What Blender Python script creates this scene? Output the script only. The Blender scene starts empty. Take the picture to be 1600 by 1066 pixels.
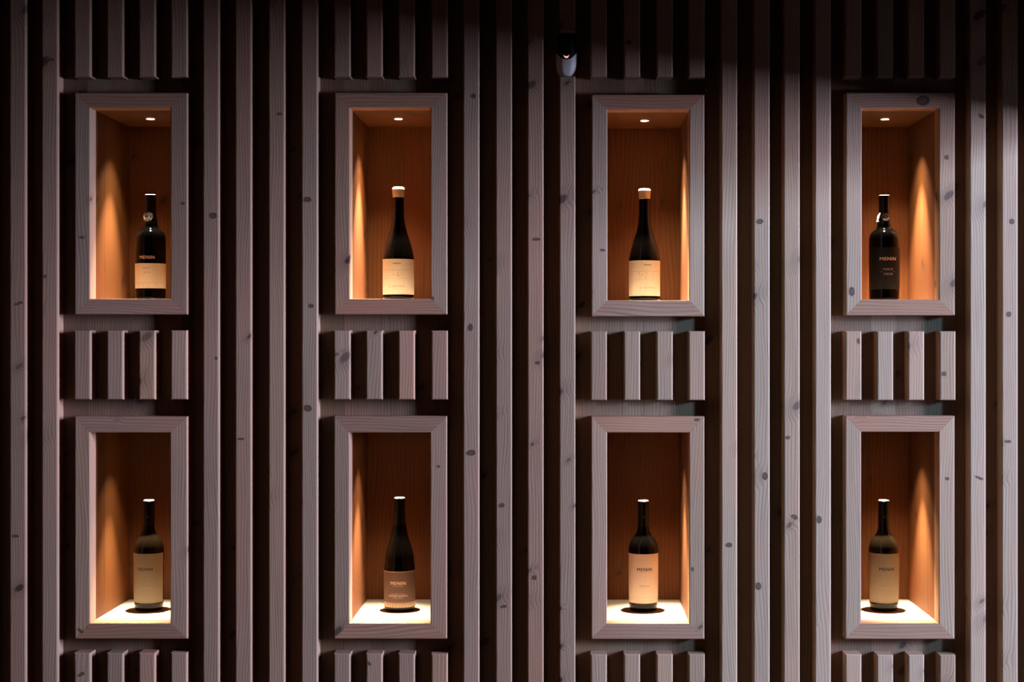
import bpy, bmesh, math, random
from mathutils import Vector, Matrix

# ---------------------------------------------------------------- frame, scale
S = 0.0017            # metres per photo pixel on the plane of the slat fronts
Z0 = 1.45             # height of the picture's middle above the floor
DIST = 4.20           # camera to slat fronts
def X(px): return (px - 800.0) * S
def Z(py): return Z0 + (533.0 - py) * S
PX, PY = 885.0, 527.0  # the point the lens looks at square-on

scene = bpy.context.scene
col = scene.collection
random.seed(7)

# ---------------------------------------------------------------- camera
cam_d = bpy.data.cameras.new('camera')
cam = bpy.data.objects.new('camera', cam_d)
col.objects.link(cam)
cam.location = (X(PX), -DIST, Z(PY))
cam.rotation_euler = (math.pi / 2, 0, 0)
cam_d.sensor_width = 36.0
cam_d.lens = 36.0 * (DIST / S) / 1600.0
cam_d.shift_x = -(PX - 800.0) / 1600.0
cam_d.shift_y = -(533.0 - PY) / 1600.0
cam_d.clip_start = 0.05
scene.camera = cam

# ---------------------------------------------------------------- world, lights, exposure
world = bpy.data.worlds.new('world')
scene.world = world
world.use_nodes = True
bg = world.node_tree.nodes['Background']
bg.inputs['Color'].default_value = (1.0, 0.58, 0.42, 1)
bg.inputs['Strength'].default_value = 0.028

SIDE_X = 7.40         # outer wall of the space beyond the doorway on the right, with its windows
WALL_R = 1.65         # partition on the right, with the doorway next to the slatted wall
HEAD_Z = Z0 + 0.577   # underside of that doorway's head
DOOR_Y = -0.955       # its far jamb
CEIL = 3.60
def area(name, loc, rot, sx, sz, power, color):
    d = bpy.data.lights.new(name, 'AREA')
    d.shape = 'RECTANGLE'; d.size = sx; d.size_y = sz
    d.energy = power; d.color = color
    o = bpy.data.objects.new(name, d); col.objects.link(o)
    o.location = loc; o.rotation_euler = rot
    return o
# daylight through two unseen windows: cool sky in the high one, redder in the tall
WINDOWS = [('window_sky_light', -4.60, Z0 + 1.50, 0.60, 0.90, 470, (0.42, 0.97, 1.75)),
           ('window_facade_light', -2.45, Z0 + 0.80, 0.70, 2.20, 1020, (0.86, 1.08, 1.95))]
for nm, wy, wz, ww, wh, pw, cl in WINDOWS:
    area(nm, (SIDE_X - 0.01, wy, wz), (math.pi / 2, 0, math.pi / 2), ww, wh, pw, cl)

scene.view_settings.view_transform = 'Standard'
scene.view_settings.look = 'None'
scene.view_settings.exposure = 0.0
scene.view_settings.gamma = 1.0
scene.view_settings.use_curve_mapping = False
scene.cycles.use_denoising = True
scene.cycles.max_bounces = 8
scene.cycles.diffuse_bounces = 5
scene.cycles.caustics_reflective = False
scene.cycles.caustics_refractive = False

# ---------------------------------------------------------------- materials
class NT:
    def __init__(self, name):
        self.m = bpy.data.materials.new(name); self.m.use_nodes = True
        self.t = self.m.node_tree
        self.b = self.t.nodes['Principled BSDF']
    def n(self, typ, **kw):
        nd = self.t.nodes.new(typ)
        for k, v in kw.items(): setattr(nd, k, v)
        return nd
    def link(self, a, b): self.t.links.new(a, b)
    def put(self, sock, v):
        if isinstance(v, bpy.types.NodeSocket): self.link(v, sock)
        else: sock.default_value = v
    def math(self, op, a, b=0.0, c=0.0):
        nd = self.n('ShaderNodeMath', operation=op)
        self.put(nd.inputs[0], a); self.put(nd.inputs[1], b); self.put(nd.inputs[2], c)
        return nd.outputs[0]
    def comb(self, a, b, c):
        nd = self.n('ShaderNodeCombineXYZ')
        for i, v in enumerate((a, b, c)): self.put(nd.inputs[i], v)
        return nd.outputs[0]
    def remap(self, v, a, b, c, d, smooth=True):
        nd = self.n('ShaderNodeMapRange', interpolation_type='SMOOTHSTEP' if smooth else 'LINEAR')
        for k, val in zip(('Value', 'From Min', 'From Max', 'To Min', 'To Max'), (v, a, b, c, d)):
            self.put(nd.inputs[k], val)
        return nd.outputs[0]
    def mix(self, f, a, b, mode='MIX'):
        nd = self.n('ShaderNodeMix', data_type='RGBA', blend_type=mode)
        self.put(nd.inputs[0], f); self.put(nd.inputs[6], a); self.put(nd.inputs[7], b)
        return nd.outputs[2]
    def noise(self, vec, scale=1.0, detail=2.0, rough=0.5):
        nd = self.n('ShaderNodeTexNoise')
        self.link(vec, nd.inputs['Vector'])
        nd.inputs['Scale'].default_value = scale
        nd.inputs['Detail'].default_value = detail
        nd.inputs['Roughness'].default_value = rough
        return nd.outputs['Fac']

def c4(c): return (c[0], c[1], c[2], 1.0)

def wood(name, light, dark, knot, var=0.14, knot_rate=0.40, grain=1.0, ring=0.0075, rough=0.62, blotch=None):
    """sawn softwood, grain along the piece's own Z; every piece gets its own stretch of grain and knots"""
    w = NT(name)
    tc = w.n('ShaderNodeTexCoord'); oi = w.n('ShaderNodeObjectInfo')
    sep = w.n('ShaderNodeSeparateXYZ'); w.link(tc.outputs['Object'], sep.inputs[0])
    r = oi.outputs['Random']
    u = w.math('ADD', w.math('ADD', sep.outputs[0], w.math('MULTIPLY', sep.outputs[1], 0.8)), w.math('MULTIPLY', r, 37.1))
    v = w.math('ADD', sep.outputs[2], w.math('MULTIPLY', r, 91.7))
    # knots
    vo = w.n('ShaderNodeTexVoronoi', voronoi_dimensions='2D', feature='F1')
    w.link(w.comb(w.math('MULTIPLY', u, 0.85), w.math('ADD', w.math('MULTIPLY', v, 1.15), w.math('MULTIPLY', u, -0.55)), 0.0), vo.inputs['Vector'])
    vo.inputs['Scale'].default_value = 7.0
    wob = w.math('MULTIPLY', w.math('SUBTRACT', w.noise(w.comb(u, v, 0.0), 60.0, 1.0), 0.5), 0.05)
    d = w.math('ADD', vo.outputs['Distance'], wob)
    sc = w.n('ShaderNodeSeparateColor'); w.link(vo.outputs['Color'], sc.inputs[0])
    sel = w.math('GREATER_THAN', sc.outputs[0], 1.0 - knot_rate)
    size = w.math('ADD', 0.036, w.math('MULTIPLY', w.math('POWER', sc.outputs[1], 1.3), 0.085))
    core = w.math('MULTIPLY', w.remap(w.math('DIVIDE', d, size), 1.10, 0.55, 0.0, 1.0), sel)
    halo = w.math('MULTIPLY', w.remap(w.math('DIVIDE', d, size), 3.6, 0.6, 0.0, 1.0), sel)
    # grain
    drift = w.noise(w.comb(w.math('MULTIPLY', u, 5.0), w.math('MULTIPLY', v, 1.3), 0.0), 1.0, 2.0)
    g = w.math('ADD', w.math('ADD', u, w.math('MULTIPLY', drift, 0.085)), w.math('MULTIPLY', halo, 0.013))
    rings = w.math('SINE', w.math('MULTIPLY', g, 2 * math.pi / ring))
    rings = w.remap(rings, -0.6, 1.0, 0.0, 1.0)
    fine = w.noise(w.comb(w.math('MULTIPLY', g, 420.0), w.math('MULTIPLY', v, 5.0), 0.0), 1.0, 3.0, 0.6)
    fine = w.remap(fine, 0.32, 0.70, 0.0, 1.0)
    fac = w.math('ADD', w.math('MULTIPLY', rings, 0.50 * grain), w.math('MULTIPLY', fine, 0.50 * grain))
    base = w.mix(fac, c4(light), c4(dark))
    # slow tone changes along and across
    bl = w.noise(w.comb(w.math('MULTIPLY', u, 9.0), w.math('MULTIPLY', v, 2.2), 3.7), 1.0, 2.0)
    if blotch is None: blotch = (light[0] * 1.05, light[1] * 0.82, light[2] * 0.80)
    base = w.mix(w.remap(bl, 0.42, 0.72, 0.0, 0.55), base, c4(blotch))
    base = w.mix(w.math('MULTIPLY', halo, 0.35), base, c4([0.5 * (a + b) for a, b in zip(dark, knot)]))
    base = w.mix(w.math('MULTIPLY', core, w.math('ADD', 0.55, w.math('MULTIPLY', sc.outputs[2], 0.43))), base, c4(knot))
    # tone and hue of the single piece
    r2 = w.math('FRACT', w.math('MULTIPLY', r, 17.31))
    tone = w.remap(r2, 0.0, 1.0, 1.0 - var, 1.0 + var, False)
    r3 = w.math('FRACT', w.math('MULTIPLY', r, 53.77))
    hue = w.comb(tone, w.math('MULTIPLY', tone, w.remap(r3, 0.0, 1.0, 0.94, 1.05, False)),
                 w.math('MULTIPLY', tone, w.remap(r3, 0.0, 1.0, 0.90, 1.10, False)))
    base = w.mix(1.0, base, hue, 'MULTIPLY')
    w.link(base, w.b.inputs['Base Color'])
    w.b.inputs['Roughness'].default_value = rough
    w.b.inputs['Specular IOR Level'].default_value = 0.30
    bu = w.n('ShaderNodeBump'); bu.inputs['Strength'].default_value = 0.18; bu.inputs['Distance'].default_value = 0.0012
    w.link(w.math('SUBTRACT', 1.0, fac), bu.inputs['Height']); w.link(bu.outputs[0], w.b.inputs['Normal'])
    return w.m

def plain(name, color, rough=0.5, metal=0.0, spec=0.5, emit=None, strength=0.0, speck=0.0, speck_scale=300.0, coat=0.0):
    w = NT(name)
    if speck > 0:
        tc = w.n('ShaderNodeTexCoord')
        f = w.noise(tc.outputs['Object'], speck_scale, 3.0)
        base = w.mix(w.remap(f, 0.3, 0.7, 0.0, 1.0), c4([x * (1 - speck) for x in color]), c4([min(1, x * (1 + speck)) for x in color]))
        w.link(base, w.b.inputs['Base Color'])
    else:
        w.b.inputs['Base Color'].default_value = c4(color)
    w.b.inputs['Roughness'].default_value = rough
    w.b.inputs['Metallic'].default_value = metal
    w.b.inputs['Specular IOR Level'].default_value = spec
    w.b.inputs['Coat Weight'].default_value = coat
    if emit:
        w.b.inputs['Emission Color'].default_value = c4(emit)
        w.b.inputs['Emission Strength'].default_value = strength
    return w.m

M = {}
M['slat'] = wood('larch_slat', (0.52, 0.305, 0.165), (0.34, 0.182, 0.094), (0.075, 0.036, 0.021))
M['frame'] = wood('larch_frame', (0.52, 0.305, 0.165), (0.34, 0.182, 0.094), (0.075, 0.036, 0.021), knot_rate=0.22)
M['rail'] = wood('larch_rail', (0.49, 0.248, 0.128), (0.30, 0.136, 0.068), (0.09, 0.042, 0.024), knot_rate=0.18, ring=0.0085)
M['shelf'] = wood('larch_shelf', (0.42, 0.33, 0.245), (0.34, 0.26, 0.18), (0.18, 0.11, 0.06), knot_rate=0.15)
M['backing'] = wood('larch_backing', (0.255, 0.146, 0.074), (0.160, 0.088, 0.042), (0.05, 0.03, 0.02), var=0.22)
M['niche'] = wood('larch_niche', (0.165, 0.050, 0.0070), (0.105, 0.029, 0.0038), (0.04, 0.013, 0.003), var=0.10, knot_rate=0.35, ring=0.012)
M['glass_black'] = plain('dark_bottle_glass', (0.0010, 0.0008, 0.0006), 0.05, spec=0.14)
M['glass_brown'] = plain('brown_bottle_glass', (0.0045, 0.0026, 0.0012), 0.06, spec=0.20)
M['capsule'] = plain('black_capsule_foil', (0.004, 0.0035, 0.0035), 0.28, spec=0.25)
M['foil_top'] = plain('pale_foil_disc', (0.55, 0.53, 0.50), 0.45, metal=0.4)
M['wax'] = plain('cream_stopper', (0.70, 0.52, 0.36), 0.5, speck=0.08)
M['cream_paper'] = plain('cream_paper', (0.70, 0.62, 0.50), 0.75, spec=0.2, speck=0.03)
M['pink_paper'] = plain('pale_paper', (0.80, 0.66, 0.55), 0.75, spec=0.2, speck=0.03)
M['tan_paper'] = plain('tan_paper', (0.72, 0.55, 0.38), 0.75, spec=0.2, speck=0.03)
M['taupe_paper'] = plain('taupe_paper', (0.165, 0.112, 0.092), 0.7, spec=0.25, speck=0.05)
M['black_paper'] = plain('black_label', (0.008, 0.007, 0.007), 0.55, spec=0.25)
M['white_paper'] = plain('white_seal_paper', (0.80, 0.78, 0.74), 0.6)
M['shaded_paper'] = plain('shaded_cream_paper', (0.32, 0.275, 0.20), 0.75, spec=0.2, speck=0.03)  # weaker light on two labels, put into a darker paper colour
M['ink'] = plain('dark_ink', (0.035, 0.022, 0.018), 0.6, spec=0.2)
M['ink_soft'] = plain('faded_brown_ink', (0.30, 0.21, 0.14), 0.7, spec=0.2)
M['gold_ink'] = plain('copper_print', (0.75, 0.52, 0.42), 0.4, metal=0.2)
M['pale_ink'] = plain('pale_print', (0.80, 0.62, 0.50), 0.6)
M['grey_ink'] = plain('grey_print', (0.36, 0.33, 0.30), 0.6)
M['emblem'] = plain('seal_emblem', (0.16, 0.115, 0.085), 0.6)
M['lens'] = plain('lamp_lens', (0.9, 0.85, 0.75), 0.4, emit=(1.0, 0.88, 0.70), strength=14.0)
M['ring'] = plain('lamp_ring', (0.35, 0.20, 0.10), 0.4, metal=0.6)
M['sensor_black'] = plain('black_plastic', (0.004, 0.004, 0.004), 0.35, spec=0.3)
M['sensor_silver'] = plain('silver_plastic', (0.98, 0.82, 0.66), 0.35, coat=0.8)
M['led_red'] = plain('led_red', (0.3, 0.02, 0.02), 0.4, emit=(1.0, 0.12, 0.10), strength=0.10)
M['led_core'] = plain('led_core', (0.9, 0.6, 0.6), 0.4, emit=(1.0, 0.62, 0.60), strength=1.0)
M['plaster'] = plain('dark_plaster', (0.10, 0.085, 0.08), 0.85, spec=0.2, speck=0.15, speck_scale=40)
M['floor'] = plain('dark_stone_floor', (0.07, 0.06, 0.055), 0.6, spec=0.3, speck=0.25, speck_scale=25)
M['window_frame'] = plain('window_frame_paint', (0.10, 0.09, 0.08), 0.5)

# ---------------------------------------------------------------- mesh helpers
def mesh_obj(name, bm, mat, parent=None, loc=(0, 0, 0), smooth=False):
    me = bpy.data.meshes.new(name)
    bm.normal_update()
    if smooth:
        for e in bm.edges:
            if e.calc_face_angle(0.0) > 0.75: e.smooth = False
    bm.to_mesh(me); bm.free()
    if smooth:
        for p in me.polygons: p.use_smooth = True
    me.materials.append(mat)
    return link(name, me, parent, loc)

def link(name, me, parent=None, loc=(0, 0, 0), rot=(0, 0, 0)):
    o = bpy.data.objects.new(name, me); col.objects.link(o)
    if parent is not None: o.parent = parent
    o.location = loc; o.rotation_euler = rot
    return o

def empty(name, loc):
    o = bpy.data.objects.new(name, None); col.objects.link(o)
    o.empty_display_size = 0.05; o.location = loc
    return o

def tag(o, label=None, cat=None, group=None, kind=None):
    if label: o['label'] = label
    if cat: o['category'] = cat
    if group: o['group'] = group
    if kind: o['kind'] = kind
    return o

def box_bm(w, d, h):
    bm = bmesh.new()
    bmesh.ops.create_cube(bm, size=1.0)
    for v in bm.verts: v.co = Vector((v.co.x * w, v.co.y * d, v.co.z * h))
    return bm

_cache = {}
def board_mesh(w, d, l, mat, bevel=0.0):
    """board with its length along local Z and its face towards -Y, eased on the front edges"""
    key = (round(w, 5), round(d, 5), round(l, 5), mat.name, bevel)
    if key in _cache: return _cache[key]
    bm = box_bm(w, d, l)
    if bevel > 0:
        ed = [e for e in bm.edges if all(v.co.y < -d * 0.49 for v in e.verts)]
        bmesh.ops.bevel(bm, geom=ed, offset=bevel, segments=2, profile=0.5, affect='EDGES')
    me = bpy.data.meshes.new('board'); bm.normal_update(); bm.to_mesh(me); bm.free()
    me.materials.append(mat)
    _cache[key] = me
    return me

def span(name, mat, x0, x1, y0, y1, z0, z1, parent=None, bevel=0.0, along='Z'):
    """a board filling the given ranges (in the parent's own space)"""
    c = ((x0 + x1) / 2, (y0 + y1) / 2, (z0 + z1) / 2)
    if along == 'Z':
        return link(name, board_mesh(x1 - x0, y1 - y0, z1 - z0, mat, bevel), parent, c)
    return link(name, board_mesh(z1 - z0, y1 - y0, x1 - x0, mat, bevel), parent, c, (0, math.pi / 2, 0))

# ---------------------------------------------------------------- measured layout (photo pixels)
TALL = [15, 65, 317, 367.5, 419.5, 471, 723.5, 774.5, 824, 873.8, 1126.8, 1177.5, 1224.5, 1273.2, 1515.3, 1565.3]
SLAT_W = 25.2
SHORT = [[116, 167, 217, 267], [521.8, 572, 622.5, 674], [923, 975, 1026, 1076], [1321, 1370.5, 1419, 1468]]
# niche frames: outer x0, x1, y0, y1 and opening x0, x1, y0, y1
UP = [((117, 292.5, 145, 491.5), (140.5, 266.5, 168.5, 467)),
      ((523, 698.5, 145, 491.5), (546.5, 673, 168.5, 467)),
      ((924.5, 1100.5, 148, 494.5), (949, 1077, 171.5, 469.5)),
      ((1322, 1492, 145, 493), (1346.5, 1467.5, 169, 468))]
LOW = [((117, 292.5, 651, 998.5), (140.5, 266, 676, 974)),
       ((522, 698, 650.5, 998.5), (546, 672.5, 676, 974)),
       ((924, 1100.5, 651, 999), (948.5, 1077, 676, 974.5)),
       ((1321, 1491.5, 650, 999), (1345.5, 1467, 675, 974))]
SLAT_D = 0.048        # slats stand this far off the boards behind
FRAME_D = 0.052
DEPTH = 0.383         # niche depth behind the slat fronts

# ---------------------------------------------------------------- setting
def slab(name, mat, x0, x1, y0, y1, z0, z1, parent=None):
    o = mesh_obj(name, box_bm(x1 - x0, y1 - y0, z1 - z0), mat, parent, ((x0 + x1) / 2, (y0 + y1) / 2, (z0 + z1) / 2))
    if parent is None: o['kind'] = 'structure'
    return o

slab('floor', M['floor'], -4.5, 7.6, -7.0, 0.55, -0.10, 0.0)
slab('ceiling', M['plaster'], -4.5, 7.6, -7.0, 0.55, CEIL, CEIL + 0.10)
wall = slab('wall_back', M['plaster'], -4.5, 7.6, 0.43, 0.55, 0.0, CEIL)
tag(wall, 'timber-clad wall of upright larch slats over flat boards')
# partition on the right with a doorway beside the slatted wall
bm = bmesh.new()
def add_box(bm, x0, x1, y0, y1, z0, z1):
    r = bmesh.ops.create_cube(bm, size=1.0)
    for v in r['verts']:
        v.co = Vector(((x0 + x1) / 2 + v.co.x * (x1 - x0), (y0 + y1) / 2 + v.co.y * (y1 - y0), (z0 + z1) / 2 + v.co.z * (z1 - z0)))
add_box(bm, WALL_R, WALL_R + 0.07, -6.20, DOOR_Y, 0, CEIL)
add_box(bm, WALL_R, WALL_R + 0.07, DOOR_Y, 0.04, HEAD_Z, CEIL)
add_box(bm, WALL_R, WALL_R + 0.07, 0.04, 0.43, 0, CEIL)
tag(mesh_obj('wall_right', bm, M['plaster']), kind='structure')
# outer wall with the windows
holes = sorted((wy - ww / 2 - 0.03, wy + ww / 2 + 0.03, wz - wh / 2 - 0.03, wz + wh / 2 + 0.03) for _, wy, wz, ww, wh, _, _ in WINDOWS)
bm = bmesh.new()
y = -6.20
for (h0, h1, hz0, hz1) in holes:
    add_box(bm, SIDE_X, SIDE_X + 0.1, y, h0, 0, CEIL)
    add_box(bm, SIDE_X, SIDE_X + 0.1, h0, h1, 0, hz0); add_box(bm, SIDE_X, SIDE_X + 0.1, h0, h1, hz1, CEIL)
    y = h1
add_box(bm, SIDE_X, SIDE_X + 0.1, y, 0.43, 0, CEIL)
tag(mesh_obj('wall_side', bm, M['plaster']), kind='structure')
slab('wall_front', M['plaster'], WALL_R, SIDE_X + 0.1, -6.30, -6.20, 0.0, CEIL)
for n_, (h0, h1, hz0, hz1) in enumerate(holes, 1):
    win = tag(empty('window_%d' % n_, (SIDE_X + 0.05, (h0 + h1) / 2, hz0)), kind='structure')
    hw, hh = (h1 - h0) / 2, hz1 - hz0
    for yy in (-hw + 0.012, hw - 0.012):
        slab('window_jamb', M['window_frame'], -0.05, 0.05, yy - 0.012, yy + 0.012, 0, hh, win)
    for zz in (0.0, hh - 0.024):
        slab('window_rail', M['window_frame'], -0.05, 0.05, -hw + 0.024, hw - 0.024, zz, zz + 0.024, win)

# boards behind the slats (children of the wall); the wall's own origin is its middle
WC = wall.location.copy()
def on_wall(name, mat, x0, x1, y0, y1, z0, z1, bevel=0.0):
    return span(name, mat, x0 - WC.x, x1 - WC.x, y0 - WC.y, y1 - WC.y, z0 - WC.z, z1 - WC.z, wall, bevel)

ZB, ZT = 0.06, CEIL - 0.02
def boards(xa, xb, n, zr):
    cuts = [xa]
    for i in range(1, n): cuts.append(xa + (xb - xa) * (i + random.uniform(-0.16, 0.16)) / n)
    cuts.append(xb)
    for i in range(n):
        dy = random.uniform(0.0, 0.0006)
        for (z0, z1) in zr:
            on_wall('backing_board', M['backing'], cuts[i], cuts[i + 1], SLAT_D + dy, SLAT_D + 0.022 + dy, z0, z1)
prev = -2.75
for i in range(4):
    (o1, n1), (o2, n2) = UP[i], LOW[i]
    bl = X(min(n1[0], n2[0]) - 12); br = X(max(n1[1], n2[1]) + 12)
    boards(prev, bl, max(3, round((bl - prev) / 0.085)), [(ZB, ZT)])
    boards(bl, br, 4, [(Z(n1[2] - 12), ZT), (Z(n2[2] - 12), Z(n1[3] + 12)), (ZB, Z(n2[3] + 12))])
    prev = br
boards(prev, WALL_R - 0.003, 6, [(ZB, ZT)])

# slats
CARRIERS = []      # (x0, x1, z0, z1, object)
def carry(x0, x1, z0, z1, o): CARRIERS.append((x0, x1, z0, z1, o))
def tall(px, z0=ZB, z1=ZT):
    o = on_wall('slat', M['slat'], X(px), X(px + SLAT_W), 0.0, SLAT_D - 0.0002, z0, z1, 0.0033)
    carry(X(px), X(px + SLAT_W), z0, z1, o)
for px in TALL:
    if px == 873.8:
        tall(px, Z(50.5), ZT); tall(px, ZB, Z(119))      # cut for the sensor
    else:
        tall(px)
for k in range(1, 12): tall(15 - 50.6 * k)                # the cladding runs on past both sides
for k in range(1, 4): tall(1565.3 + 50.2 * k)
for i in range(4):
    dy = 1 if i >= 2 else 0
    for px in SHORT[i]:
        j = random.uniform(-0.6, 0.6)
        for (za, zb) in ((Z(120.5), ZT), (Z(624.5 + dy + j * 0.3), Z(516.5 + dy + j * 0.3)), (ZB, Z(1020.5 + 0.8 * i + j))):
            o = on_wall('short_slat', M['slat'], X(px), X(px + SLAT_W), 0, SLAT_D - 0.0002, za, zb, 0.0033)
            carry(X(px), X(px + SLAT_W), za, zb, o)

# ---------------------------------------------------------------- niches
def niche(outer, inner, label):
    ox0, ox1, oz1, oz0 = X(outer[0]), X(outer[1]), Z(outer[2]), Z(outer[3])
    ix0, ix1, iz1, iz0 = X(inner[0]), X(inner[1]), Z(inner[2]), Z(inner[3])
    cx = (ix0 + ix1) / 2
    root = tag(empty('display_niche', (cx, 0.0, oz0)), label, 'niche', 'display niches in the slatted wall')
    def L(x, y, z): return (x - cx, y, z - oz0)
    oh, ih, ow, iw = oz1 - oz0, iz1 - iz0, ox1 - ox0, ix1 - ix0
    yc = FRAME_D / 2
    # stiles (rotation 0: outer edge on -X; rotation pi: outer edge on +X)
    wl, wr_ = ix0 - ox0, ox1 - ix1
    wt, wb = oz1 - iz1, iz0 - oz0
    g = 0.0002
    def quad(name, pts, along):
        # pts: four (x,z) corners outer0, inner0, inner1, outer1 in world; built in local space with length along Z
        mx = sum(p[0] for p in pts) / 4; mz = sum(p[1] for p in pts) / 4
        bm = bmesh.new(); vs = []
        for y in (-FRAME_D / 2, FRAME_D / 2):
            for (x, z) in pts:
                if along == 'Z': c = (x - mx, y, z - mz)
                else: c = (-(z - mz), y, x - mx)
                vs.append(bm.verts.new(c))
        f, b = vs[:4], vs[4:]
        bm.faces.new(f); bm.faces.new(b)
        for i in range(4):
            j = (i + 1) % 4
            bm.faces.new((f[i], f[j], b[j], b[i]))
        bmesh.ops.recalc_face_normals(bm, faces=bm.faces)
        bm.verts.ensure_lookup_table()
        e1 = bm.edges.get((vs[0], vs[3])); e2 = bm.edges.get((vs[1], vs[2]))
        bmesh.ops.bevel(bm, geom=[e1, e2], offset=0.0022, segments=2, profile=0.5, affect='EDGES')
        o = mesh_obj(name, bm, M['frame' if along == 'Z' else 'rail'], root, L(mx, yc, mz))
        if along == 'X': o.rotation_euler = (0, math.pi / 2, 0)
        xs_ = [q[0] for q in pts]; zs_ = [q[1] for q in pts]
        carry(min(xs_), max(xs_), min(zs_), max(zs_), o)
        return o
    quad('frame_stile', ((ox0, oz0 + g), (ix0, iz0 + g), (ix0, iz1 - g), (ox0, oz1 - g)), 'Z')
    quad('frame_stile', ((ox1, oz0 + g), (ix1, iz0 + g), (ix1, iz1 - g), (ox1, oz1 - g)), 'Z')
    quad('frame_rail', ((ox0 + g, oz1), (ix0 + g, iz1), (ix1 - g, iz1), (ox1 - g, oz1)), 'X')
    quad('frame_rail', ((ox0 + g, oz0), (ix0 + g, iz0), (ix1 - g, iz0), (ox1 - g, oz0)), 'X')
    # box: boards of the sides, the back, the top and the floor
    T = 0.016
    y0 = FRAME_D + 0.0005
    def B(name, x0, x1, ya, yb, z0, z1, along='Z', mat='niche', bev=0.0):
        a = L(x0, ya, z0); b = L(x1, yb, z1)
        return span(name, M[mat], a[0], b[0], a[1], b[1], a[2], b[2], root, bev, along)
    n = 4
    for k in range(n):
        ya = y0 + (DEPTH - y0) * k / n; yb = y0 + (DEPTH - y0) * (k + 1) / n
        d1, d2 = random.uniform(0, 0.0005), random.uniform(0, 0.0005)
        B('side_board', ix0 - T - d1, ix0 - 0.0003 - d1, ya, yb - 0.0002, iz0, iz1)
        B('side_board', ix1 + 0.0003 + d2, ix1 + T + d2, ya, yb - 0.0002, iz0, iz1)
    nb = 4
    for k in range(nb):
        xa = ix0 - 0.002 + (iw + 0.004) * k / nb; xb = ix0 - 0.002 + (iw + 0.004) * (k + 1) / nb
        d = random.uniform(0, 0.0006)
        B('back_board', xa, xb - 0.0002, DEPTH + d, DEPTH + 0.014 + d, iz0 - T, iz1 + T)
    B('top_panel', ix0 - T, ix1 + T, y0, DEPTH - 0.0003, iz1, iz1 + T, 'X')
    B('floor_panel', ix0 - T, ix1 + T, y0, DEPTH - 0.0003, iz0 - T, iz0 - 0.0003, 'X', 'shelf')
    return root, cx, iz0, iz1

LAMP_Y = 0.205
def downlight(cx, z_top, label, power, tilt, size=math.radians(50)):
    root = tag(empty('downlight', (cx, LAMP_Y, z_top - 0.0005)), label, 'lamp', 'recessed niche downlights')
    bm = bmesh.new()
    prof = [(0.0112, 0.0), (0.0112, -0.0016), (0.0122, -0.0016), (0.0126, 0.0)]
    N = 32
    rows = [[bm.verts.new((r * math.cos(2 * math.pi * k / N), r * math.sin(2 * math.pi * k / N), z)) for k in range(N)] for r, z in prof]
    for a in range(len(prof)):
        b = (a + 1) % len(prof)
        for k in range(N):
            bm.faces.new((rows[a][k], rows[a][(k + 1) % N], rows[b][(k + 1) % N], rows[b][k]))
    bmesh.ops.recalc_face_normals(bm, faces=bm.faces)
    mesh_obj('trim_ring', bm, M['ring'], root)
    bm = bmesh.new()
    bmesh.ops.create_cone(bm, cap_ends=True, segments=32, radius1=0.0110, radius2=0.0110, depth=0.0012)
    mesh_obj('lens', bm, M['lens'], root, (0, 0, -0.0007))
    for nm, pw, sz in (('niche_spot', power, size), ('niche_spill', power * 0.10, math.radians(84))):
        d = bpy.data.lights.new(nm, 'SPOT')
        d.energy = pw; d.color = (1.0, 0.90, 0.72); d.spot_size = sz; d.spot_blend = 1.0
        d.shadow_soft_size = 0.006
        o = bpy.data.objects.new(nm, d); col.objects.link(o)
        o.parent = root; o.location = (0, 0, -0.010)
        o.rotation_euler = (tilt[0], -tilt[1], 0)
    return root

# tilt: (towards the room, sideways: + to the right)
NICHES = [
    (UP[0], 'larch-framed niche holding the port bottle with a cream lower label', (-0.08, -0.08), 95),
    (UP[1], 'larch-framed niche holding the cream-stoppered bottle above the taupe-labelled one', (-0.06, -0.15), 150),
    (UP[2], 'larch-framed niche holding the cream-stoppered bottle above the brightly lit pale-labelled one', (-0.07, 0.16), 150),
    (UP[3], 'larch-framed niche with large dark knot, holding the all-black port bottle', (0.04, 0.13), 130),
    (LOW[0], 'larch-framed niche below the one with the cream-labelled port bottle', (-0.10, -0.02), 85),
    (LOW[1], 'larch-framed niche holding the bottle with a taupe label', (-0.14, -0.09), 110),
    (LOW[2], 'larch-framed niche holding the brightly lit pale-labelled round-shouldered bottle', (-0.13, 0.10), 110),
    (LOW[3], 'larch-framed niche below the one with the all-black port bottle', (-0.05, 0.09), 120),
]
LAMP_LABELS = [
    'small round downlight above the port bottle with a cream label',
    'small round downlight above the cream-stoppered bottle over the taupe-labelled one',
    'small round downlight above the cream-stoppered bottle over the brightly lit pale-labelled one',
    'small round downlight above the all-black port bottle',
    'small round downlight in the niche below the cream-labelled port bottle',
    'small round downlight above the taupe-labelled bottle',
    'small round downlight above the brightly lit pale-labelled bottle',
    'small round downlight in the niche below the all-black port bottle',
]
SPOTS = []
for (fr, lab, tilt, pw), ll in zip(NICHES, LAMP_LABELS):
    root, cx, z0, z1 = niche(fr[0], fr[1], lab)
    SPOTS.append((cx, z0))
    downlight(cx, z1, ll, pw, tilt)

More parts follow.
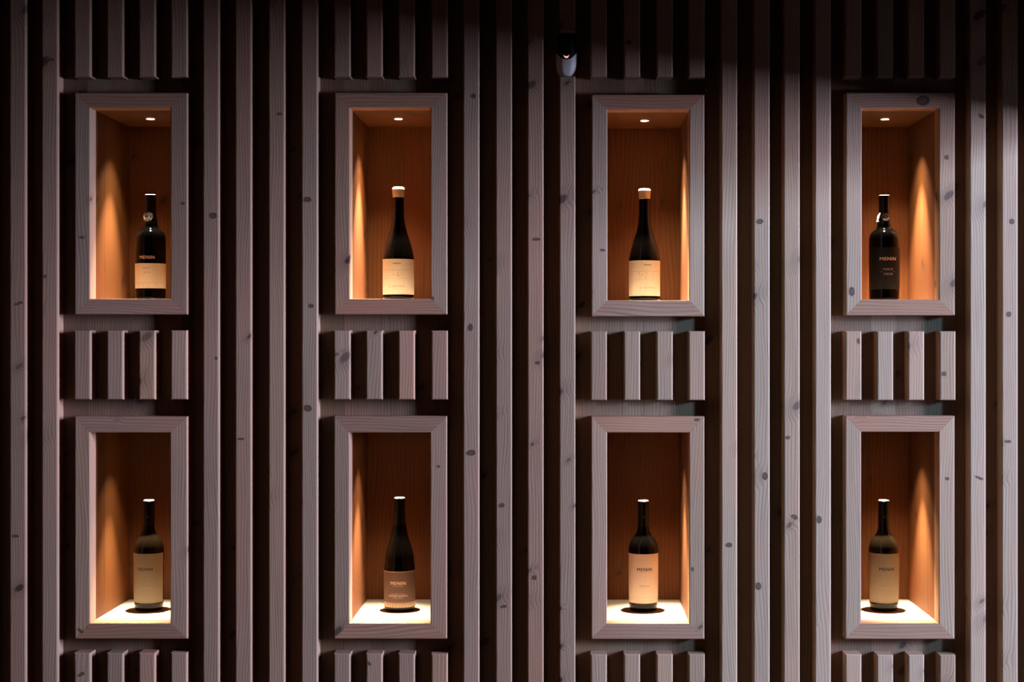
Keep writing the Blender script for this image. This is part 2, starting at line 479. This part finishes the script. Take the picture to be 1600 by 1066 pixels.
# ---------------------------------------------------------------- knots where the photo shows the big ones
def knot_material():
    w = NT('larch_knot')
    tc = w.n('ShaderNodeTexCoord'); sep = w.n('ShaderNodeSeparateXYZ'); w.link(tc.outputs['Generated'], sep.inputs[0])
    dx = w.math('SUBTRACT', sep.outputs[0], 0.5); dz = w.math('SUBTRACT', sep.outputs[2], 0.5)
    d = w.math('SQRT', w.math('ADD', w.math('MULTIPLY', dx, dx), w.math('MULTIPLY', dz, dz)))
    n = w.noise(tc.outputs['Object'], 260.0, 2.0)
    d = w.math('ADD', d, w.math('MULTIPLY', w.math('SUBTRACT', n, 0.5), 0.22))
    rings = w.remap(w.math('SINE', w.math('MULTIPLY', d, 46.0)), -1.0, 1.0, 0.0, 0.45)
    c = w.mix(rings, c4((0.20, 0.100, 0.052)), c4((0.085, 0.042, 0.024)))
    c = w.mix(w.remap(d, 0.22, 0.33, 0.0, 1.0), c, c4((0.065, 0.033, 0.020)))
    c = w.mix(w.remap(d, 0.34, 0.47, 0.0, 1.0), c, c4((0.36, 0.200, 0.107)))
    c = w.mix(w.remap(d, 0.10, 0.02, 0.0, 0.8), c, c4((0.05, 0.025, 0.016)))
    w.link(c, w.b.inputs['Base Color']); w.b.inputs['Roughness'].default_value = 0.6
    w.b.inputs['Specular IOR Level'].default_value = 0.3
    return w.m
M['knot'] = knot_material()
KNOTS = [(1443, 157, 26, 17, 25), (333, 337, 14, 11, -25), (480, 312, 14, 10, 10), (486, 478, 9, 8, 0), (437, 178, 12, 4, 10),
         (740, 150, 10, 8, 10), (736, 708, 16, 11, 8), (735, 512, 9, 13, 0), (784, 790, 13, 7, 15), (838, 374, 14, 6, 5), (787, 948, 12, 6, 15),
         (1187, 346, 13, 9, 0), (1195, 744, 9, 15, 20), (1184, 916, 12, 14, 10), (1241, 808, 15, 7, -25), (1534, 182, 13, 6, -35),
         (1576, 491, 10, 9, 0), (1581, 346, 10, 9, 0), (1479, 246, 8, 9, 0), (1331, 456, 11, 15, 10), (1530, 747, 18, 4, -20),
         (840, 567, 10, 6, 10), (480, 638, 16, 12, -10), (1342, 533, 7, 10, 0), (1475, 584, 10, 8, 0), (128, 371, 9, 5, 0),
         (286, 318, 8, 5, 0), (126, 986, 15, 5, -40), (685, 729, 6, 5, 0), (942, 391, 12, 4, -15), (80, 93, 15, 5, -5), (30, 474, 24, 4, 20),
         (70, 432, 7, 6, 0), (24, 838, 14, 5, 5), (376, 686, 14, 4, 0), (338, 560, 6, 6, 0), (675, 466, 6, 9, 20), (1279, 812, 11, 13, 0),
         (1321, 1004, 6, 4, 0), (1480, 748, 8, 6, 0), (1089, 656, 10, 6, 20), (1081, 890, 8, 8, 0), (1139, 852, 11, 9, 0), (1231, 684, 9, 6, 0),
         (835, 903, 10, 8, 0), (620, 102, 12, 7, 0), (983, 66, 9, 7, 0), (1575, 690, 14, 5, 0), (127, 1054, 14, 6, 30), (574, 1036, 14, 7, -30)]
for kx, ky, kw, kh, ang in KNOTS:
    x, z = X(kx), Z(ky)
    for (x0, x1, z0, z1, o) in CARRIERS:
        if x0 <= x <= x1 and z0 <= z <= z1: break
    else:
        continue
    horizontal = o.name.startswith('frame_rail')
    bm = bmesh.new(); N = 22
    rim = []
    # stay on the flat of the face, clear of its eased edges
    m = 0.0036
    for k in range(N):
        a = 2 * math.pi * k / N
        rr = 1.0 + 0.10 * math.sin(2 * a + kx) + 0.07 * math.sin(3 * a + ky)
        ex, ez = 0.5 * kw * S * rr * math.cos(a), 0.5 * kh * S * rr * math.sin(a)
        ca, sa = math.cos(math.radians(ang)), math.sin(math.radians(ang))
        gx, gz = ex * ca - ez * sa, ex * sa + ez * ca
        gx = min(max(x + gx, x0 + m), x1 - m) - x; gz = min(max(z + gz, z0 + m), z1 - m) - z
        rim.append((gx, gz))
    mw = o.matrix_basis
    wx = x - (WC.x if o.parent == wall else o.parent.location.x)
    wz = z - (WC.z if o.parent == wall else o.parent.location.z)
    lx, lz = wx - o.location.x, wz - o.location.z
    depth = -(SLAT_D - 0.0002) / 2 if o.parent == wall else -FRAME_D / 2
    vs = []
    for gx, gz in rim:
        p_, q_ = lx + gx, lz + gz
        c = (-q_, p_) if horizontal else (p_, q_)
        vs.append(Vector((c[0], depth - 0.00015, c[1])))
    ctr = sum(vs, Vector()) / N
    tv = [bm.verts.new(v - ctr) for v in vs]
    bm.faces.new(tv)
    ex_ = bmesh.ops.extrude_face_region(bm, geom=list(bm.faces))
    for v in [g_ for g_ in ex_['geom'] if isinstance(g_, bmesh.types.BMVert)]: v.co.y += 0.0005
    bmesh.ops.recalc_face_normals(bm, faces=bm.faces)
    mesh_obj('knot', bm, M['knot'], o, ctr)

# ---------------------------------------------------------------- bottles
N_SEG = 56
def lathe(profile, cap_top=True, cap_bottom=True, seg=N_SEG):
    bm = bmesh.new(); rows = []
    for r, z in profile:
        rows.append([bm.verts.new((r * math.cos(2 * math.pi * k / seg), r * math.sin(2 * math.pi * k / seg), z)) for k in range(seg)])
    for a in range(len(rows) - 1):
        for k in range(seg):
            bm.faces.new((rows[a][k], rows[a][(k + 1) % seg], rows[a + 1][(k + 1) % seg], rows[a + 1][k]))
    if cap_bottom: bm.faces.new(rows[0][::-1])
    if cap_top: bm.faces.new(rows[-1])
    return bm

def smooth_profile(pts, steps=6):
    """Catmull-Rom through (height, radius) points"""
    out = []
    P = [pts[0]] + list(pts) + [pts[-1]]
    for i in range(1, len(P) - 2):
        p0, p1, p2, p3 = P[i - 1], P[i], P[i + 1], P[i + 2]
        for s in range(steps):
            t = s / steps
            c = []
            for q in (0, 1):
                a, b, cc, d = p0[q], p1[q], p2[q], p3[q]
                c.append(0.5 * (2 * b + (cc - a) * t + (2 * a - 5 * b + 4 * cc - d) * t * t + (-a + 3 * b - 3 * cc + d) * t ** 3))
            out.append(c)
    out.append(list(pts[-1]))
    return [(max(r, 0.0005), z) for z, r in out]

def radius_at(profile, z):
    for (r0, z0), (r1, z1) in zip(profile, profile[1:]):
        if z0 <= z <= z1: return r0 + (r1 - r0) * (z - z0) / max(1e-9, z1 - z0)
    return profile[-1][0]

def sleeve(profile, z0, z1, half, off, nz=10, na=48):
    """paper wrapped round the bottle, facing -Y, with thickness"""
    bm = bmesh.new()
    grid = []
    for lay in (off, 0.00002):
        rows = []
        for i in range(nz + 1):
            z = z0 + (z1 - z0) * i / nz
            r = radius_at(profile, z) + lay
            rows.append([bm.verts.new((r * math.sin(a), -r * math.cos(a), z)) for a in [half * (2 * k / na - 1) for k in range(na + 1)]])
        grid.append(rows)
    A, B = grid
    for i in range(nz):
        for k in range(na):
            bm.faces.new((A[i][k], A[i][k + 1], A[i + 1][k + 1], A[i + 1][k]))
            bm.faces.new((B[i][k], B[i + 1][k], B[i + 1][k + 1], B[i][k + 1]))
    for k in range(na):
        bm.faces.new((A[0][k], B[0][k], B[0][k + 1], A[0][k + 1]))
        bm.faces.new((A[nz][k], A[nz][k + 1], B[nz][k + 1], B[nz][k]))
    for i in range(nz):
        bm.faces.new((A[i][0], A[i + 1][0], B[i + 1][0], B[i][0]))
        bm.faces.new((A[i][na], B[i][na], B[i + 1][na], A[i + 1][na]))
    bmesh.ops.recalc_face_normals(bm, faces=bm.faces)
    return bm

def wrap(bm, profile, zc, off, ang=0.0):
    """bend flat XY geometry (x across, y up) round the bottle at height zc"""
    for v in bm.verts:
        z = zc + v.co.y
        r = radius_at(profile, z) + off + v.co.z
        a = v.co.x / radius_at(profile, z) + ang
        v.co = Vector((r * math.sin(a), -r * math.cos(a), z))

def text_bm(body, height, width, bold=0.0):
    cu = bpy.data.curves.new('lettering', 'FONT')
    cu.body = body; cu.size = 1.0; cu.align_x = 'CENTER'; cu.align_y = 'CENTER'; cu.resolution_u = 3
    cu.space_character = 1.12
    ob = bpy.data.objects.new('lettering', cu)
    col.objects.link(ob)
    bpy.context.view_layer.update()
    me = bpy.data.meshes.new_from_object(ob)
    bpy.data.objects.remove(ob); bpy.data.curves.remove(cu)
    bm = bmesh.new(); bm.from_mesh(me); bpy.data.meshes.remove(me)
    xs = [v.co.x for v in bm.verts]; ys = [v.co.y for v in bm.verts]
    sx = width / (max(xs) - min(xs)); sy = height / (max(ys) - min(ys))
    mx = (max(xs) + min(xs)) / 2; my = (max(ys) + min(ys)) / 2
    for v in bm.verts: v.co = Vector(((v.co.x - mx) * sx, (v.co.y - my) * sy, 0.0))
    bmesh.ops.triangulate(bm, faces=bm.faces)
    if bold > 0:                       # a second strike, shifted a little, thickens the strokes
        dup = bmesh.ops.duplicate(bm, geom=list(bm.verts) + list(bm.edges) + list(bm.faces))
        for g_ in dup['geom']:
            if isinstance(g_, bmesh.types.BMVert): g_.co.x += bold * height; g_.co.y += bold * height * 0.4; g_.co.z += 0.00002
    return bm

def lettering(parent, profile, body, z, h, w, mat, off=0.00030, ang=0.0):
    bm = text_bm(body, h, w, 0.07 if body in ('MENIN', 'PORTO', '2020', 'GRANDE RESERVA', 'RESERVA') else 0.0)
    wrap(bm, profile, z, off, ang)
    return mesh_obj('lettering', bm, M[mat], parent)

def rule(parent, profile, z, h, half, mat, off=0.00026, name='printed_rule', ang=0.0):
    o = mesh_obj(name, sleeve(profile, z - h / 2, z + h / 2, half, off, 1, 32), M[mat], parent, smooth=True)
    if ang: o.rotation_euler = (0, 0, ang)
    return o

GROUP = 'bottles in the display niches'
def bottle_root(i, label, turn=0.0, dx=0.0):
    cx, z = SPOTS[i]
    r = tag(empty('wine_bottle', (cx + dx, LAMP_Y, z + 0.0002)), label, 'wine bottle', GROUP)
    r.rotation_euler = (0, 0, turn)
    return r

def mm(pts): return [(a / 1000.0, b / 1000.0) for a, b in pts]

# heights, radii in millimetres
PORT = mm([(0, 36), (1, 38.5), (4, 40.2), (12, 41), (60, 41.6), (120, 42), (165, 42), (178, 41), (188, 37.5), (195, 31), (200, 24.5), (206, 20.6), (214, 19.0), (224, 18.0), (236, 16.0), (246, 14.9), (262, 14.6), (292, 14.6)])
BURG = mm([(0, 36), (1, 39), (5, 42), (14, 43), (40, 43.2), (80, 43.2), (110, 43.2), (117, 43.2), (121, 42.9), (129, 41.6), (140, 39.2), (155, 35.4), (171, 30.4), (188, 25.0), (205, 20.6), (222, 17.4), (240, 15.7), (262, 15.0), (288, 14.8)])
BURG_TALL = [(h * 1.085 if h > 0.13 else h, r) for h, r in BURG[:-1]] + [(0.3115, 0.0148)]
BORD = mm([(0, 33), (1, 35.5), (4, 37.4), (14, 39.0), (30, 40.3), (90, 41.2), (150, 41.4), (172, 41.0), (184, 38.8), (194, 34.6), (203, 28.6), (210, 22.8), (217, 18.6), (226, 16.2), (238, 15.2), (262, 14.8), (298, 14.8)])

def glass(root, pts, mat):
    prof = smooth_profile(pts)
    mesh_obj('glass_body', lathe(prof), M[mat], root, smooth=True)
    return prof

def capsule(root, prof, z0, z1, mat='capsule', off=0.0004, lip=True, disc='foil_top'):
    pr = [(radius_at(prof, z0 + (z1 - z0) * k / 14) + off, z0 + (z1 - z0) * k / 14) for k in range(15)]
    if lip:
        r = pr[-1][0]
        pr += [(r + 0.0012, z1 + 0.0006), (r + 0.0014, z1 + 0.0025), (r + 0.0012, z1 + 0.0045), (r + 0.0002, z1 + 0.0052), (r - 0.001, z1 + 0.0056)]
    bm = lathe([(radius_at(prof, z0) + 0.00003, z0)] + pr, True, False)
    o = mesh_obj('capsule', bm, M[mat], root, smooth=True)
    z = pr[-1][1]; r = pr[-1][0]
    mesh_obj('capsule_top', lathe([(r - 0.0006, z + 0.00005), (r - 0.0004, z + 0.0009), (r - 0.0016, z + 0.0014)], True, True, 40), M[disc], o)
    return o

def neck_seal(root, prof, z, flap_dir, emblem_ang):
    """paper guarantee strip over the neck: round crest on a foot in front, loose torn flap at the side"""
    bm = bmesh.new()
    R = 0.0108; N = 28
    ctr = bm.verts.new((0, 0, 0)); ring = []
    for k in range(N):
        a = 2 * math.pi * k / N
        r = R * (1.0 + 0.05 * math.cos(8 * a))
        ring.append(bm.verts.new((r * math.cos(a), r * math.sin(a), 0)))
    for k in range(N): bm.faces.new((ctr, ring[k], ring[(k + 1) % N]))
    f = [bm.verts.new(p) for p in ((-0.0085, -0.0150, 0), (0.0085, -0.0150, 0), (0.0068, -0.0085, 0.0000), (-0.0068, -0.0085, 0.0000))]
    bm.faces.new(f)
    wrap(bm, prof, z, 0.0010, emblem_ang)
    em = mesh_obj('seal_emblem', bm, M['emblem'], root)
    for rr, w in ((0.0104, 0.0010), (0.0068, 0.0008), (0.0030, 0.0016)):
        bm = bmesh.new()
        A = []; B = []
        for k in range(N):
            a = 2 * math.pi * k / N
            A.append(bm.verts.new((rr * math.cos(a), rr * math.sin(a), 0)))
            B.append(bm.verts.new(((rr - w) * math.cos(a), (rr - w) * math.sin(a), 0)))
        for k in range(N): bm.faces.new((A[k], A[(k + 1) % N], B[(k + 1) % N], B[k]))
        wrap(bm, prof, z, 0.00125, emblem_ang)
        mesh_obj('emblem_ring', bm, M['grey_ink'], em)
    return em

def flap(root, pts, thick, mat='white_paper', name='seal_flap'):
    """strip of paper through (x, y, z, halfwidth-vector) stations"""
    bm = bmesh.new(); rows = []
    for (p, w, n) in pts:
        p = Vector(p); w = Vector(w); n = Vector(n) * thick
        rows.append([bm.verts.new(p - w), bm.verts.new(p + w), bm.verts.new(p + w + n), bm.verts.new(p - w + n)])
    for a, b in zip(rows, rows[1:]):
        for k in range(4):
            bm.faces.new((a[k], a[(k + 1) % 4], b[(k + 1) % 4], b[k]))
    bm.faces.new(rows[0][::-1]); bm.faces.new(rows[-1])
    bmesh.ops.recalc_face_normals(bm, faces=bm.faces)
    return mesh_obj(name, bm, M[mat], root)

# -- port bottle with cream lower label
r = bottle_root(0, 'black port bottle with cream lower label and white neck seal')
p = glass(r, PORT, 'glass_black')
capsule(r, p, 0.212, 0.2935, lip=False)
lettering(r, p, 'MENIN', 0.1185, 0.0085, 0.0420, 'gold_ink', 0.00020)
lb = mesh_obj('label', sleeve(p, 0.033, 0.102, 2.2, 0.0002), M['tan_paper'], r, smooth=True)
lettering(lb, p, 'PORTO', 0.0885, 0.0040, 0.0225, 'ink_soft')
lettering(lb, p, '2018', 0.0770, 0.0046, 0.0180, 'ink_soft')
rule(lb, p, 0.0480, 0.0006, 1.25, 'ink_soft'); rule(lb, p, 0.0365, 0.0004, 1.25, 'ink_soft')
for k, t in enumerate(('DOURO', 'VINHO', 'PORTUGAL', 'VINTAGE')):
    lettering(lb, p, t, 0.0425, 0.0022, 0.0085, 'ink_soft', 0.0003, (-0.62, -0.28, 0.12, 0.62)[k])
neck_seal(r, p, 0.2335, -1, -0.02)
flap(r, [((-0.0115, -0.0150, 0.2410), (0.0003, 0, 0.0012), (0, -1, 0.6)), ((-0.0140, -0.0190, 0.2330), (0.0004, 0, 0.0030), (0, -1, 0.8)),
         ((-0.0100, -0.0235, 0.2240), (0.0006, 0, 0.0028), (0, -0.8, 1)), ((-0.0030, -0.0250, 0.2215), (0.0004, 0, 0.0024), (0, -0.8, 1)),
         ((0.0040, -0.0245, 0.2250), (0.0006, 0, 0.0020), (0, -0.8, 1)), ((0.0095, -0.0205, 0.2335), (0.0004, 0, 0.0018), (0, -1, 0.8)),
         ((0.0105, -0.0175, 0.2400), (0.0002, 0, 0.0008), (0, -1, 0.6))], 0.0006)  # white U stands in for lit gloss on the crest's lower border

# -- port bottle, all black
r = bottle_root(3, 'all-black port bottle with copper lettering and round neck crest', 0.06, -0.002)
p = glass(r, PORT, 'glass_black')
capsule(r, p, 0.212, 0.2935, lip=False)
lb = mesh_obj('label', sleeve(p, 0.032, 0.148, 1.5, 0.0007), M['black_paper'], r, smooth=True)
lettering(lb, p, 'MENIN', 0.1160, 0.0085, 0.0460, 'gold_ink', 0.0010)
lettering(lb, p, 'PORTO', 0.0870, 0.0048, 0.0265, 'grey_ink', 0.0010)
lettering(lb, p, '2020', 0.0740, 0.0054, 0.0250, 'grey_ink', 0.0010)
for s in (-1, 1): rule(lb, p, 0.0805, 0.0008, 0.05, 'grey_ink', 0.0009, ang=s * 0.42)
neck_seal(r, p, 0.2335, -1, 0.0)
flap(r, [((-0.0150, -0.0130, 0.2440), (0.0010, 0, 0.0002), (0, -1, 0.5)), ((-0.0195, -0.0150, 0.2370), (0.0026, 0, 0.0004), (-0.3, -1, 0.7)),
         ((-0.0215, -0.0160, 0.2300), (0.0030, 0, 0.0004), (-0.3, -1, 0.8)), ((-0.0225, -0.0165, 0.2260), (0.0016, 0, 0.0004), (-0.3, -1, 0.8)),
         ((-0.0240, -0.0180, 0.2190), (0.0032, 0, 0.0004), (-0.3, -1, 0.8))], 0.0006)

# -- two cream-stoppered Burgundy-shaped bottles
def beatriz(i, label, turn):
    r = bottle_root(i, label, turn)
    p = glass(r, BURG, 'glass_black')
    st = mesh_obj('stopper', lathe([(0.0152, 0.2870), (0.0158, 0.2874), (0.0160, 0.2900), (0.0158, 0.2945), (0.0164, 0.2955), (0.0170, 0.3060), (0.0171, 0.3100), (0.0160, 0.3135), (0.0125, 0.3155), (0.006, 0.3163)]), M['wax'], r, smooth=True)
    lb = mesh_obj('label', sleeve(p, 0.016, 0.1140, 1.75, 0.0002), M['cream_paper'], r, smooth=True)
    lettering(lb, p, 'MENIN', 0.1015, 0.0038, 0.0215, 'ink')
    rule(lb, p, 0.0840, 0.0006, 1.1, 'ink_soft'); rule(lb, p, 0.0600, 0.0004, 1.1, 'ink_soft')
    # faded engraving: lines and little blocks
    rnd = random.Random(5 + i)
    for k in range(26):
        a = rnd.uniform(-0.62, 0.42); z = rnd.uniform(0.0625, 0.0815)
        bm = bmesh.new()
        w = rnd.uniform(0.0008, 0.0034); h = rnd.uniform(0.0005, 0.0034); sl = rnd.uniform(-0.001, 0.001)
        bm.faces.new([bm.verts.new(q) for q in ((-w / 2, -h / 2, 0), (w / 2, -h / 2 + sl, 0), (w / 2, h / 2 + sl, 0), (-w / 2, h / 2, 0))])
        wrap(bm, p, z, 0.00026, a)
        mesh_obj('engraving_mark', bm, M['faded'], lb)
    lettering(lb, p, 'D. BEATRIZ', 0.0385, 0.0050, 0.0440, 'ink_soft')
    lettering(lb, p, 'VINHAS VELHAS', 0.0312, 0.0020, 0.0300, 'faded')
M['faded'] = plain('faded_print', (0.50, 0.40, 0.29), 0.75, spec=0.2)
beatriz(1, 'dark sloping-shouldered bottle with cream stopper, above the taupe-labelled bottle', 0.0)
beatriz(2, 'dark sloping-shouldered bottle with cream stopper, above the brightly lit pale-labelled bottle', 0.16)

# -- taupe-labelled Burgundy-shaped bottle
r = bottle_root(5, 'black sloping-shouldered bottle with taupe label edged in cream', 0.0, 0.004)
p = glass(r, BURG_TALL, 'glass_black')
capsule(r, p, 0.238, 0.3112, lip=False)
lb = mesh_obj('label', sleeve(p, 0.0125, 0.1120, 1.62, 0.0002), M['taupe_paper'], r, smooth=True)
rule(lb, p, 0.1113, 0.0014, 1.62, 'pale_ink', name='label_border'); rule(lb, p, 0.0255, 0.0008, 1.6, 'pale_ink', name='label_border')
for s in (-1, 1):
    o = rule(lb, p, 0.0620, 0.0980, 0.014, 'pale_ink', name='label_border', ang=s * 1.606)
rule(lb, p, 0.0180, 0.0110, 1.6, 'tan_paper', 0.00024, name='label_band')
for k in range(22):
    rule(lb, p, 0.0178 + 0.0022 * math.sin(k * 2.4), 0.0009, 0.030, 'ink_soft', 0.00030, 'band_mark', ang=-1.25 + k * 0.119)
lettering(lb, p, 'MENIN', 0.0800, 0.0090, 0.0430, 'pale_ink')
lettering(lb, p, 'WINE COMPANY', 0.0718, 0.0018, 0.0320, 'pale_ink')
lettering(lb, p, 'DOURO TINTO', 0.0505, 0.0020, 0.0380, 'pale_ink')
lettering(lb, p, 'GRANDE RESERVA', 0.0450, 0.0036, 0.0545, 'pale_ink')
lettering(lb, p, 'RED WINE', 0.0392, 0.0018, 0.0260, 'pale_ink')

# -- three round-shouldered bottles with pale labels
def reserva(i, label, turn, gl, paper, dx=0.0):
    r = bottle_root(i, label, turn, dx)
    p = glass(r, BORD, gl)
    capsule(r, p, 0.236, 0.2990)
    lettering(r, p, 'M', 0.2600, 0.0040, 0.0048, 'grey_ink', 0.0006)
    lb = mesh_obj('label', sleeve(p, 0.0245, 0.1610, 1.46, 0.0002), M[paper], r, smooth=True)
    lettering(lb, p, 'MENIN', 0.1185, 0.0085, 0.0420, 'ink')
    rule(lb, p, 0.1108, 0.0005, 0.42, 'ink_soft')
    lettering(lb, p, 'RESERVA', 0.0730, 0.0030, 0.0275, 'ink_soft')
    rule(lb, p, 0.0672, 0.0006, 0.26, 'faded')
    rule(lb, p, 0.0400, 0.0006, 1.25, 'faded'); rule(lb, p, 0.0330, 0.0004, 1.25, 'faded')
    bk = mesh_obj('back_label', sleeve(p, 0.0300, 0.1380, 1.30, 0.0002), M['cream_paper'], r, smooth=True)
    bk.rotation_euler = (0, 0, math.pi)
reserva(4, 'round-shouldered bottle with dimly lit cream label, below the cream-labelled port bottle', -0.02, 'glass_brown', 'shaded_paper', -0.004)
reserva(6, 'round-shouldered black bottle with brightly lit pale pinkish label', 0.04, 'glass_black', 'pink_paper', -0.003)
reserva(7, 'round-shouldered brown bottle with dimly lit cream label, below the all-black port bottle', 0.0, 'glass_brown', 'shaded_paper', -0.002)

# ---------------------------------------------------------------- sensor in the gap of a slat
sx, sz0, sz1 = X(885), Z(117.5), Z(52)
H = sz1 - sz0
sr = tag(empty('motion_sensor', (sx, SLAT_D, sz0)), 'black and silver motion sensor with glowing red light, set in a cut slat', 'sensor')
def half_w(t):   # t = 0 bottom .. 1 top
    base = 0.0275 - 0.0030 * max(0.0, t - 0.55) / 0.45
    if t < 0.34:
        q = 1 - t / 0.34
        base *= math.sqrt(max(0.0, 1 - (q ** 2.4) * 0.80)) * (1 - 0.04 * q)
    return base
def depth_at(t):
    dpt = 0.052
    if t < 0.30: dpt *= math.sqrt(max(0.05, 1 - ((1 - t / 0.30) ** 2) * 0.62))
    if t > 0.9: dpt *= 1 - 0.25 * ((t - 0.9) / 0.1) ** 2
    return dpt
def s_pt(t, a, off=0.0):   # a from -pi/2 (left edge) to pi/2 (right edge), squarish front
    w = half_w(t) + off; dd = depth_at(t) + off
    cx_, cy_ = math.sin(a), math.cos(a)
    e = 0.62
    return Vector((math.copysign(abs(cx_) ** e, cx_) * w, -(abs(cy_) ** e) * dd, t * H))
bm = bmesh.new(); NT_, NA = 30, 32
rows = []
for i in range(NT_ + 1):
    t = i / NT_
    rows.append([bm.verts.new(s_pt(t, -math.pi / 2 + math.pi * k / NA)) for k in range(NA + 1)])
for i in range(NT_):
    for k in range(NA): bm.faces.new((rows[i][k], rows[i][k + 1], rows[i + 1][k + 1], rows[i + 1][k]))
bm.faces.new(rows[0][::-1]); bm.faces.new(rows[-1])
bm.faces.new([rw[0] for rw in rows]); bm.faces.new([rw[-1] for rw in rows][::-1])
bmesh.ops.recalc_face_normals(bm, faces=bm.faces)
body = mesh_obj('housing', bm, M['sensor_black'], sr, smooth=False)
for pg in body.data.polygons: pg.use_smooth = len(pg.vertices) == 4
def cut(a):     # upper edge of the silver shell: a deep U in front, high at the sides
    u = math.copysign(abs(math.sin(a)) ** 0.62, a)
    return 0.365 + 0.20 * min(1.0, abs(u)) ** 2.2
bm = bmesh.new(); rows = []; rin = []
for i in range(NT_ + 1):
    row = []; row2 = []
    for k in range(NA + 1):
        a = -math.pi / 2 + math.pi * k / NA
        t = cut(a) * i / NT_
        q = s_pt(t, a, 0.0014); q.z = max(q.z, 0.0)
        row.append(bm.verts.new(q)); row2.append(bm.verts.new(s_pt(t, a, 0.0002)))
    rows.append(row); rin.append(row2)
for i in range(NT_):
    for k in range(NA):
        bm.faces.new((rows[i][k], rows[i][k + 1], rows[i + 1][k + 1], rows[i + 1][k]))
for k in range(NA): bm.faces.new((rows[NT_][k], rows[NT_][k + 1], rin[NT_][k + 1], rin[NT_][k]))
bm.faces.new(rows[0][::-1])
for v in [v for v in bm.verts if not v.link_faces]: bm.verts.remove(v)
bmesh.ops.recalc_face_normals(bm, faces=bm.faces)
mesh_obj('silver_shell', bm, M['sensor_silver'], sr, smooth=True)
def crescent(name, mat, w, t0, rise, th, off):
    bm = bmesh.new(); up = []; lo = []
    n = 16
    for k in range(n + 1):
        s = 2 * k / n - 1
        a = s * w
        tc_ = t0 + rise * abs(s) ** 1.7
        hh = th * (1 - 0.85 * s * s)
        up.append(bm.verts.new(s_pt(tc_ + hh, a, off))); lo.append(bm.verts.new(s_pt(tc_ - hh, a, off)))
    for k in range(n): bm.faces.new((lo[k], lo[k + 1], up[k + 1], up[k]))
    return mesh_obj(name, bm, M[mat], sr)
crescent('led_surround', 'led_red', 0.17, 0.420, 0.070, 0.030, 0.0008)
crescent('led', 'led_core', 0.10, 0.422, 0.050, 0.018, 0.0012)
mount = mesh_obj('mount', box_bm(0.036, 0.010, 0.060), M['sensor_black'], sr, (0, -0.004, H * 0.5))
